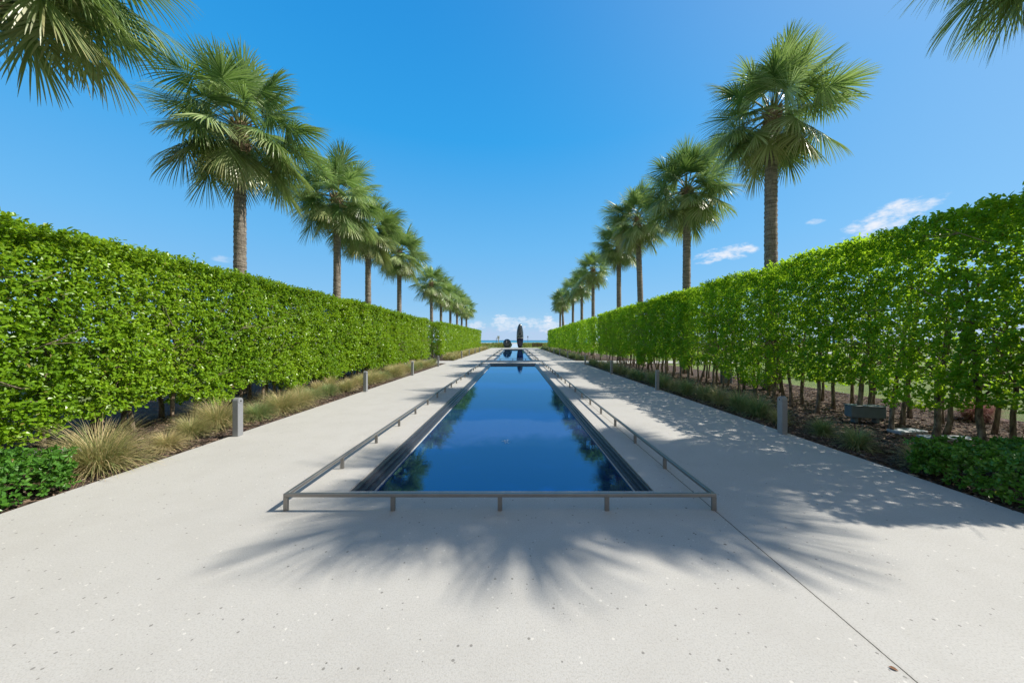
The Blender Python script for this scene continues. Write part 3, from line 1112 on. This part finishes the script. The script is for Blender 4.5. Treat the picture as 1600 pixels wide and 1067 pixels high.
big = [clump_mesh(41, 2100, .32, .80, .55, M['grass_blade'], .42, 1.1, .003), clump_mesh(42, 1600, .35, .75, .45, M['grass_blade'], .25, 1.1, .003),
       clump_mesh(43, 1600, .32, .7, .4, M['green_blade'], .15, 1.15, .003), clump_mesh(44, 1200, .35, .7, .3, M['grass_blade'], .75, 1.2)]
mid = [clump_mesh(51, 900, .25, .55, .25, M['green_blade'], .12, 1.1), clump_mesh(52, 900, .25, .5, .22, M['green_blade'], .2, 1.15),
       clump_mesh(53, 600, .28, .55, .25, M['grass_blade'], .35, 1.05)]
rs = np.random.default_rng(5)
LK = ['straw-tipped', 'pale green', 'soft green', 'dry tan']
spots = [(-5.18, 4.25, 0, 1.0), (-5.15, 5.05, 3, .62), (-5.45, 5.75, 1, .75)]
y = 6.35
while y < 23.4:
    spots.append((-5.3 - rs.uniform(0, .3), y, int(rs.choice([0, 1, 1, 2, 2, 2, 3])), rs.uniform(.75, 1.0)))
    y += rs.uniform(.62, .85)
for i, (x, y, k, s) in enumerate(spots):
    lb = {0: 'largest fountain grass clump, straw coloured, beside the low sunlit shrub bed',
          1: 'small tan grass clump lying between the largest clump and the first bollard',
          2: 'green grass clump just before the largest bollard'}.get(i, 'grass clump %s from the low shrubs along the sunlit path, %s' % (ORD[min(i, 27)], LK[k]))
    o = obj('grass_clump', big[k], None, (x, y, 0))
    o.rotation_euler = (0, 0, rs.uniform(0, 6.28)); o.scale = (s, s, s * rs.uniform(.7, .95))
    tag(o, lb, 'grass clump', 'ornamental grasses along the sunlit path')
y, i = 4.35, 0
while y < 23.4 and i < 28:
    k = int(rs.integers(0, 3)); s = rs.uniform(.95, 1.35) if i > 3 else rs.uniform(.7, .85)
    o = obj('grass_clump', mid[k], None, (5.1 + rs.uniform(-.03, .2), y, 0))
    o.rotation_euler = (0, 0, rs.uniform(0, 6.28)); o.scale = (s, s, s)
    tag(o, 'short grass tuft %s from the dark shrub bed along the shaded path' % ORD[i], 'grass clump', 'grass tufts along the shaded path')
    y += rs.uniform(.62, .84); i += 1


def grass_strip(name, side, x0, x1, y0, y1, src, n, seed, s0, s1, label):
    """far run of grasses that reads as one mass"""
    rs = np.random.default_rng(seed)
    V, Q, Rr, Dd, off = [], [], [], [], 0
    for k in range(n):
        me = src[rs.integers(len(src))]
        nv = len(me.vertices); co = np.zeros(nv * 3, dtype=np.float32); me.vertices.foreach_get('co', co); co = co.reshape(-1, 3)
        nq = len(me.polygons); q = np.zeros(nq * 4, dtype=np.int32); me.loops.foreach_get('vertex_index', q); q = q.reshape(-1, 4)
        r_ = np.zeros(nq, dtype=np.float32); me.attributes['rnd'].data.foreach_get('value', r_)
        d_ = np.zeros(nq, dtype=np.float32); me.attributes['dry'].data.foreach_get('value', d_)
        # keep every third blade, thicker
        b = 5
        keep = (np.arange(nq) // b) % 4 == 0
        vk = (np.arange(nv) // 12) % 4 == 0
        remap = np.cumsum(vk) - 1
        co = co[vk]; q = remap[q[keep]]; r_ = r_[keep]; d_ = d_[keep]
        a = rs.uniform(0, 6.28); s = rs.uniform(s0, s1)
        c = co.reshape(-1, 2, 3); mid_ = c.mean(1, keepdims=True); c = mid_ + (c - mid_) * 3.0; co = c.reshape(-1, 3)
        rot = np.array([[math.cos(a), -math.sin(a), 0], [math.sin(a), math.cos(a), 0], [0, 0, 1]])
        co = (co * s) @ rot.T + np.array([side * rs.uniform(x0, x1), rs.uniform(y0, y1), 0])
        V.append(co); Q.append(q + off); Rr.append(r_); Dd.append(d_); off += len(co)
    me = new_mesh(name, np.concatenate(V), np.concatenate(Q), src[0].materials[0], {'rnd': np.concatenate(Rr), 'dry': np.concatenate(Dd)})
    o = obj(name, me)
    return tag(o, label, 'grass', None, 'stuff')


grass_strip('grass', -1, 5.0, 5.9, 26.7, 66, big, 95, 61, .7, 1.0, 'pale grasses massed along the foot of the farther sunlit hedge')
grass_strip('grass', 1, 5.0, 5.7, 26.7, 66, mid, 85, 62, .9, 1.35, 'dark green grasses massed along the foot of the farther shaded hedge')
grass_strip('grass', -1, 5.7, 6.3, 9, 24, big, 26, 64, .5, .8, 'thin back row of pale grass at the foot of the near sunlit hedge')
pk = empty('grass_clump', (9.35, 6.9, 0), 0, 'pinkish feathery grass clump on the lawn edge behind the bare trunks', 'grass clump')
obj('blades', clump_mesh(66, 1300, .35, .65, .5, M['pink_blade'], .1, 1.1), pk)
pk2 = empty('grass_clump', (9.9, 5.9, 0), 0, 'green rounded grass clump on the lawn behind the last bare trunk', 'grass clump')
obj('blades', clump_mesh(67, 1300, .35, .65, .5, M['green_blade'], .1, 1.1), pk2)


# mulch chips and litter
def chips(x0, x1, y0, y1, n, seed):
    rs = np.random.default_rng(seed)
    x = rs.uniform(x0, x1, n); y = y0 + (y1 - y0) * rs.uniform(0, 1, n) ** 1.6
    a = rs.uniform(0, 6.28, n); L = rs.uniform(.012, .05, n); w = rs.uniform(.004, .012, n)
    tl = rs.normal(0, .35, n)
    d = np.stack([np.cos(a), np.sin(a), np.clip(tl, -.6, .6) * .5], 1) * L[:, None]
    s = np.stack([-np.sin(a), np.cos(a), rs.normal(0, .5, n)], 1) * w[:, None]
    c = np.stack([x, y, rs.uniform(-.027, -.004, n)], 1)
    v = np.stack([c - d - s, c + d - s * .6, c + d + s * .6, c - d + s], 1).reshape(-1, 3)
    q = np.arange(n * 4).reshape(-1, 4)
    return v, q, rs.uniform(0, 1, n) ** 1.3


for (x0, x1, y0, y1, n, sd, lb) in ((XR + .0, 10.0, 3.2, 15, 42000, 71, 'dark bark mulch chips under the see-through hedge'),
                                    (-7.4, XL, 3.3, 14, 20000, 72, 'brown bark mulch chips under the grasses of the sunlit bed')):
    v, q, r_ = chips(x0, x1, y0, y1, n, sd)
    tag(obj('bark_mulch', new_mesh('bark_mulch', v, q, M['chip'], {'rnd': r_})), lb, 'mulch', None, 'stuff')


# ------------------------------------------------------------------ palms
def crown_meshes(seed, nleaf, nseg, dry_bias=0.0, Rl=1.0):
    rs = np.random.default_rng(seed)
    V, Q, Rr, Dd, off = [], [], [], [], 0
    pet = MB()
    for k in range(nleaf):
        tt = (k + .5) / nleaf                        # 0 young/top .. 1 old/hanging
        az = k * 2.39996 + rs.normal(0, .18)
        inc = R(82) - R(122) * tt ** 1.0 + rs.normal(0, .18)         # elevation of petiole
        hz0 = 0.42 - .40 * tt
        p = np.array([math.cos(az) * .10, math.sin(az) * .10, hz0])
        h = np.array([math.cos(az), math.sin(az), 0.0])
        d = h * math.cos(inc) + np.array([0, 0, math.sin(inc)])
        PL_ = (0.62 + .48 * rs.uniform()) * Rl * (1.0 if tt > .12 else .8)
        pts = [p.copy()]
        for j in range(6):
            d = d + np.array([0, 0, -.045 - .05 * tt])
            d /= np.linalg.norm(d)
            pts.append(pts[-1] + d * PL_ / 6)
        pet.tube(pts, [.024, .018, .015, .013, .012, .011, .010], 4, cap=False)
        # fan
        tw_big = rs.normal(0, .5)
        o0 = pts[-1]
        side = np.cross(d, np.array([0, 0, 1.0])); side /= np.linalg.norm(side) + 1e-9
        tw = rs.normal(0, .35)
        up = np.cross(side, d)
        side, up = side * math.cos(tw) + up * math.sin(tw), up * math.cos(tw) - side * math.sin(tw)
        n = nseg
        th = np.linspace(-2.0, 2.0, n) + rs.normal(0, .02, n)
        BL = (0.98 + .20 * rs.uniform()) * Rl * (1.0 if tt > .1 else .75)
        ln = BL * (1 - .10 * np.abs(th) ** 1.5) * rs.uniform(.93, 1.05, n)
        costa = .34 * BL
        frac = np.clip(1 - np.abs(th) / 2.0, 0, 1)
        oc = o0 + d[None, :] * (costa * frac ** 1.2)[:, None] + np.array([[0, 0, -1]]) * (.18 * costa * frac ** 2)[:, None]
        ln = ln - costa * frac * .55
        D = np.cos(th)[:, None] * d + np.sin(th)[:, None] * side
        fold = .32 + .25 * tt
        D = D - up[None, :] * (np.abs(np.sin(th)) * fold)[:, None]
        D = nrm(D)
        K = 7
        sd = nrm(np.cross(D, up[None, :] + rs.normal(0, .12, (n, 3))))
        tl = rs.uniform(0, 1, n)
        g = rs.uniform(.7, 1.35, n) * rs.uniform(.3, 1.35) * (.6 + .6 * tt)
        pcur = oc.copy(); dcur = D.copy()
        verts = np.zeros((n, K, 2, 3))
        w0 = .0145 * (48.0 / nseg if nseg < 48 else 1.0)
        for j in range(K):
            u = j / (K - 1)
            ww = w0 * (min(1, .35 + 2.6 * u) if u < .3 else 1 - ((u - .3) / .7) ** 2.4 * .93)
            verts[:, j, 0] = pcur - sd * ww
            verts[:, j, 1] = pcur + sd * ww + up[None, :] * ww * .5
            dcur = dcur + np.array([[0, 0, -1.0]]) * (g * (.02 + .62 * max(0, u - .28) ** 1.25))[:, None] + rs.normal(0, .015, (n, 3))
            dcur = nrm(dcur)
            pcur = pcur + dcur * (ln / (K - 1))[:, None]
        V.append(verts.reshape(-1, 3))
        o = (np.arange(n) * K * 2)[:, None, None] + (np.arange(K - 1) * 2)[None, :, None] + np.array([0, 1, 3, 2])[None, None, :]
        Q.append(o.reshape(-1, 4) + off); off += n * K * 2
        lr = np.clip(rs.normal(.5, .22), 0, 1)
        Rr.append(np.clip(lr + rs.normal(0, .22, n), 0, 1).repeat(K - 1))
        dr = max(0, (tt - .66) * 1.0) * rs.uniform(.2, 1.2) + dry_bias * tt
        dry = np.clip(dr + np.tile(np.linspace(-.02, .30, K - 1) ** 1, n) * rs.uniform(0, 1, n).repeat(K - 1) * (.5 + tt), 0, 1)
        Dd.append(dry)
    me = new_mesh('crown', np.concatenate(V), np.concatenate(Q), M['palm_leaf'], {'rnd': np.concatenate(Rr), 'dry': np.concatenate(Dd)})
    pm = new_mesh('petioles', np.concatenate(pet.v), np.concatenate(pet.f), M['petiole'], smooth=True)
    # boots: crossed stubs of old leaf bases
    bt = MB()
    for k in range(46):
        z = -.85 + 1.0 * k / 46
        az = k * 2.39996
        r = .165 + .02 * math.sin(k) + .05 * max(0, z)
        h = np.array([math.cos(az), math.sin(az), 0])
        s = np.array([-h[1], h[0], 0])
        a = np.array([0, 0, z]) + h * r * .75
        b = a + h * (.09 + .06 * rs.uniform()) + np.array([0, 0, .20 + .1 * rs.uniform()]) + s * rs.normal(0, .03)
        w = .055
        th_ = .018
        v = []
        for (c, ww) in ((a, w * 1.3), (b, w * .62)):
            v += [c - s * ww - h * th_, c + s * ww - h * th_, c + s * ww + h * th_, c - s * ww + h * th_]
        bt.add(v, [(0, 1, 5, 4), (1, 2, 6, 5), (2, 3, 7, 6), (3, 0, 4, 7), (4, 5, 6, 7), (3, 2, 1, 0)])
    bt.tube([(0, 0, -.8), (0, 0, -.3), (0, 0, .1), (0, 0, .35), (0, 0, .5)], [.17, .185, .19, .13, .04], 12)
    bm_ = new_mesh('leaf_bases', np.concatenate(bt.v), np.concatenate(bt.f), M['boot'])
    return me, pm, bm_


crowns_near = [crown_meshes(s, 68, 60, db) for s, db in ((101, .05), (102, .10), (103, 0.0), (104, .06))]
crowns_far = [crown_meshes(s, 52, 34, db) for s, db in ((111, .12), (112, .05), (113, .08))]


def trunk_mesh(h, seed, lean=(0, 0), r=.175):
    rnd = random.Random(seed)
    mb = MB()
    n = int(h / .075)
    pts, rad = [], []
    for i in range(n + 1):
        u = i / n
        z = -.05 + (h + .05) * u
        fl = .10 * math.exp(-z / .35) if z > 0 else .10
        rr = r * (1.06 - .16 * u) + fl + rnd.uniform(-.006, .006) + (.007 if i % 2 else -.004)
        sw = math.sin(u * 3.1) * .05
        pts.append((lean[0] * u * h * .01 + sw * (seed % 3 - 1), lean[1] * u * h * .01, z))
        rad.append(rr)
    mb.tube(pts, rad, 16)
    return new_mesh('trunk', np.concatenate(mb.v), np.concatenate(mb.f), M['palm_bark'], smooth=True), pts[-1]


def palm(x, y, h, variant, is_near, rz, label, group, scale=1.0, lean=(0, 0), r=.175, seed=0):
    scale *= 1.10
    root = empty('palm_tree', (x, y, 0), 0, label, 'palm tree', group)
    tm, tip = trunk_mesh(h, seed, lean, r)
    obj('trunk', tm, root)
    src = crowns_near if is_near else crowns_far
    cm, pm, bm_ = src[variant % len(src)]
    for nm, me in (('crown', cm), ('leaf_stalks', pm), ('leaf_bases', bm_)):
        o = obj(nm, me, root, tip)
        o.rotation_euler = (R(lean[1] * -.5), R(lean[0] * .5), rz)
        o.scale = (scale, scale, scale)
    return root


XP = 8.45
GL, GR = 'palms behind the sunlit hedge', 'palms behind the shaded hedge'
left = [(5.42, 7.45, 1, 1.0), (10.5, 7.15, 0, 1.03), (16.06, 7.25, 2, 1.04), (19.9, 7.1, 1, 1.0), (25.0, 7.0, 3, 1.0),
        (34.6, 6.6, 0, 1.0), (39.5, 6.5, 1, 1.0), (45.0, 6.5, 2, .95), (50.0, 6.5, 0, .95), (55.0, 6.4, 1, .95), (60.0, 6.4, 2, .95)]
right = [(5.1, 8.4, 2, 1.0), (11.15, 8.05, 3, .97), (16.8, 8.0, 0, 1.05), (22.7, 8.6, 1, 1.05), (27.3, 8.3, 2, 1.0), (36.7, 8.4, 0, 1.05),
         (43.2, 8.0, 1, 1.0), (49.1, 8.0, 2, 1.0), (57.0, 7.8, 0, 1.0), (60.0, 7.8, 1, .95), (62.8, 7.7, 2, .95)]
labL = ['palm cut by the frame edge, drooping fronds above the near sunlit hedge', 'big full-crowned palm behind the near sunlit hedge, whole crown in view']
labR = ['palm mostly out of frame, only two drooping fronds in the top corner', 'tallest-looking palm behind the see-through hedge, full round crown']
for i, (y, h, v, s) in enumerate(left):
    lb = labL[i] if i < 2 else 'palm in the sunlit hedge row, %s trunk beyond the big full-crowned palm' % ORD[i - 2]
    palm(-XP, y, h + (.5 if i == 0 else .72 if i < 5 else .55), v, i < 5, 1.3 * i + .4, lb, GL, s * 1.0, ((0, 0), (0, 0), (1, 0), (-1, 0), (0, 0), (-.5, 0))[min(i, 5)], .165, i)
for i, (y, h, v, s) in enumerate(right):
    lb = labR[i] if i < 2 else 'palm in the shaded hedge row, %s trunk beyond the tallest-looking palm' % ORD[i - 2]
    palm(XP if i else 9.0, y, h + (.15 if i == 0 else .7 if i < 5 else .5), v, i < 5, 1.7 * i + (2.1 if i else 3.3), lb, GR, s * 1.0, ((0, 0), (-.5, 0), (.5, 0), (-3, 0), (-1, 0), (0, 0), (.4, 0), (0, 0), (-7, 0), (0, 0), (0, 0))[i], .185, i + 20)

# ------------------------------------------------------------------ sculptures and far things
def lathe(name, prof, mat, parent, seg=40, smooth=True, sx=1, sy=1):
    v, f = [], []
    n = len(prof)
    for (r, z) in prof:
        for k in range(seg):
            a = 2 * math.pi * k / seg
            v.append((r * math.cos(a) * sx, r * math.sin(a) * sy, z))
    for i in range(n - 1):
        for k in range(seg):
            a, b = i * seg + k, i * seg + (k + 1) % seg
            f.append((a, b, b + seg, a + seg))
    return obj(name, new_mesh(name, np.array(v), np.array(f), mat, smooth=smooth), parent)


DS = 71.0
ov = empty('ovoid_sculpture', (1.13, DS, 0), 0, 'tall dark upright ovoid sculpture standing at the pool axis end', 'sculpture')
hc, ha, hr = 2.38, 2.62, .72
prof = []
for a in np.linspace(-R(64), R(90), 40):
    prof.append((max(.001, hr * math.cos(a)), hc + ha * math.sin(a)))
prof = [(.001, 0.02)] + prof
lathe('body', prof, M['mosaic'], ov)
lathe('seam', [(hr * .994, 1.98), (hr * 1.012, 1.985), (hr * 1.012, 2.03), (hr * .994, 2.035)], M['waterline'], ov)
lathe('base', [(.001, 0.0), (.42, 0.0), (.42, .06), (.001, .06)], M['dark'], ov, smooth=False)
gl = empty('globe_sculpture', (-1.55, DS, 0), 0, 'squat dark glossy globe sculpture beside the tall ovoid', 'sculpture')
prof = [(.001, .03)] + [(max(.001, .86 * math.cos(a)), .93 + .93 * math.sin(a)) for a in np.linspace(-R(70), R(90), 30)]
lathe('body', prof, M['bronze'], gl)
mb = MB()
pts = [(.30 + .62 * math.cos(a), -.05, .62 + .50 * math.sin(a)) for a in np.linspace(-R(60), R(95), 16)]
mb.tube(pts, [.10] * 16, 8)
mb.build('outer_ring', M['bronze'], gl, smooth=True)
mb = MB()
pts = [(-.12 + .05 * math.sin(a * 2), -.86 * math.cos(a) - .02, .95 + .90 * math.sin(a)) for a in np.linspace(R(5), R(65), 12)]
mb.tube(pts, [.035] * 12, 6)
mb.build('pale_seam', M['stone'], gl, smooth=True)
lathe('base', [(.001, 0.0), (.62, 0.0), (.62, .14), (.5, .15), (.001, .15)], M['stone'], gl, smooth=False)

wp = empty('beach_post', (-4.35, 92, 0), 0, 'white post with a small head board among the dune plants', 'post')
mb = MB(); mb.box((-.12, -.05, 0), (.12, .05, 2.6), .01); mb.build('post', M['white'], wp)
mb = MB(); mb.box((-.3, -.08, 1.9), (.3, -.055, 2.75), .01); mb.build('board', M['white'], wp)
mb = MB(); mb.box((-.62, -.04, 0), (-.52, .04, 2.3), .01); mb.build('side_pole', M['timber'], wp)
lp = empty('lamp_post', (4.4, 113, 0), 0, 'thin dark lamp post between the ovoid sculpture and the brown screen', 'lamp post')
mb = MB(); mb.tube([(0, 0, 0), (0, 0, 2.5)], [.06, .045], 8); mb.build('pole', M['dark'], lp)
mb = MB(); mb.tube([(0, 0, 2.45), (0, 0, 2.55), (0, 0, 2.95), (0, 0, 3.0)], [.06, .17, .15, .03], 10); mb.build('lantern', M['dark'], lp)
ts = empty('timber_screen', (4.85, 73, 0), 0, 'low red-brown slatted timber screen at the far end of the shaded path', 'screen')
mb = MB()
for k in range(4):
    mb.box((-1.1, -.03, .18 + k * .2), (1.1, .0, .34 + k * .2), .006)
mb.build('slats', M['timber'], ts)
for x in (-1.05, 0, 1.05):
    mb = MB(); mb.box((x - .05, .001, 0), (x + .05, .08, 1.02), .006); mb.build('post', M['timber'], ts)

# dune plants beyond the paving
rs = np.random.default_rng(81)
n = 9000
x = rs.uniform(-48, 48, n); y = rs.uniform(71.5, 96, n)
x = np.where(np.abs(x - .15) < 1.3, x + np.sign(x - .15) * 2.0, x)
x = np.where((np.abs(x - 4.85) < 1.7) & (y < 77), x + 4.0, x)
top = .55 + .35 * vnoise(np.stack([x * .6, y * .4, x * 0], 1), 3)
C = np.stack([x, y, rs.uniform(0, 1, n) ** .6 * top], 1)
v, q, r_ = rosettes(C, rs.normal(0, .5, (n, 3)) + np.array([[0, -.3, 1.0]]), 6, .34, .12, rs)
tag(obj('dune_grass', new_mesh('dune_grass', v, q, M['dune_leaf'], {'rnd': r_, 'dry': (rs.uniform(0, 1, len(r_)) < .25) * .5})),
    'low green and tan dune plants between the paving and the beach', 'plants', None, 'stuff')

# ------------------------------------------------------------------ small things in the beds
ub = empty('utility_box', (6.9, 6.72, 0), R(-14), 'grey-blue box on two stub legs among the bare trunks', 'box')
mb = MB(); mb.box((-.36, -.13, .10), (.36, .13, .36), .012); mb.build('body', M['greybox'], ub)
for x in (-.22, .22):
    mb = MB(); mb.box((x - .035, -.08, -.03), (x + .035, .08, .098), .004); mb.build('leg', M['greybox'], ub)
mb = MB(); mb.box((-.375, -.145, .361), (.375, .145, .378), .005); mb.build('lid', M['greybox'], ub)
ub.scale = (.78, .8, .85)
ub2 = empty('utility_pedestal', (8.0, 12.9, 0), 0, 'small grey pedestal far back among the hedge trunks', 'pedestal')
mb = MB(); mb.box((-.16, -.12, -.03), (.16, .12, .62), .012); mb.build('body', M['greybox'], ub2)
mb = MB(); mb.box((-.18, -.14, .621), (.18, .14, .66), .008); mb.build('cap', M['greybox'], ub2)
for (x, y, a, L, lb) in ((6.88, 5.98, 4, .26, 'flat pale stone slab on the mulch in front of the grey box'),
                         (7.05, 5.55, -6, .36, 'longer flat pale stone slab on the mulch near the thickest trunk'),
                         (-6.45, 4.85, 10, .62, 'flat pale slab behind the largest grass clump')):
    mb = MB()
    mb.box((-L, -.11, -.03), (L, .11, .03), .008)
    o = mb.build('stone_slab', M['stone'], None, False, (x, y, 0))
    o.rotation_euler = (0, 0, R(a))
    tag(o, lb, 'slab')
# small bubbling foam patch on the nearer pool
rs = np.random.default_rng(91)
n = 24
c = np.stack([-.15 + rs.normal(0, .045, n), 5.80 + rs.normal(0, .06, n), np.full(n, WATER_Z + .004)], 1)
V, Q = [], []
for k in range(n):
    r = rs.uniform(.004, .012); o_ = len(V)
    for a in range(4):
        V.append((c[k, 0] + r * math.cos(a * 1.57) * 1.6, c[k, 1] + r * math.sin(a * 1.57), c[k, 2] + .003 * rs.uniform()))
    Q.append((o_, o_ + 1, o_ + 2, o_ + 3))
tag(obj('foam_patch', new_mesh('foam_patch', np.array(V), np.array(Q), M['foam'])), 'small white foam patch on the water of the nearer pool', 'foam')
# one dry leaf on the joint
v = [(0, -.024, .004), (.011, -.008, .010), (.012, .010, .011), (0, .026, .006), (-.012, .010, .009), (-.011, -.008, .008)]
lf = obj('fallen_leaf', new_mesh('fallen_leaf', np.array(v), np.array([(0, 1, 2, 3), (0, 3, 4, 5)]), M['deadleaf']), None, (1.845, 1.66, 0))
lf.rotation_euler = (0, 0, R(50))
lf.scale = (.7, .7, .7)
tag(lf, 'small brown dry leaf lying on the concrete beside the joint', 'leaf')
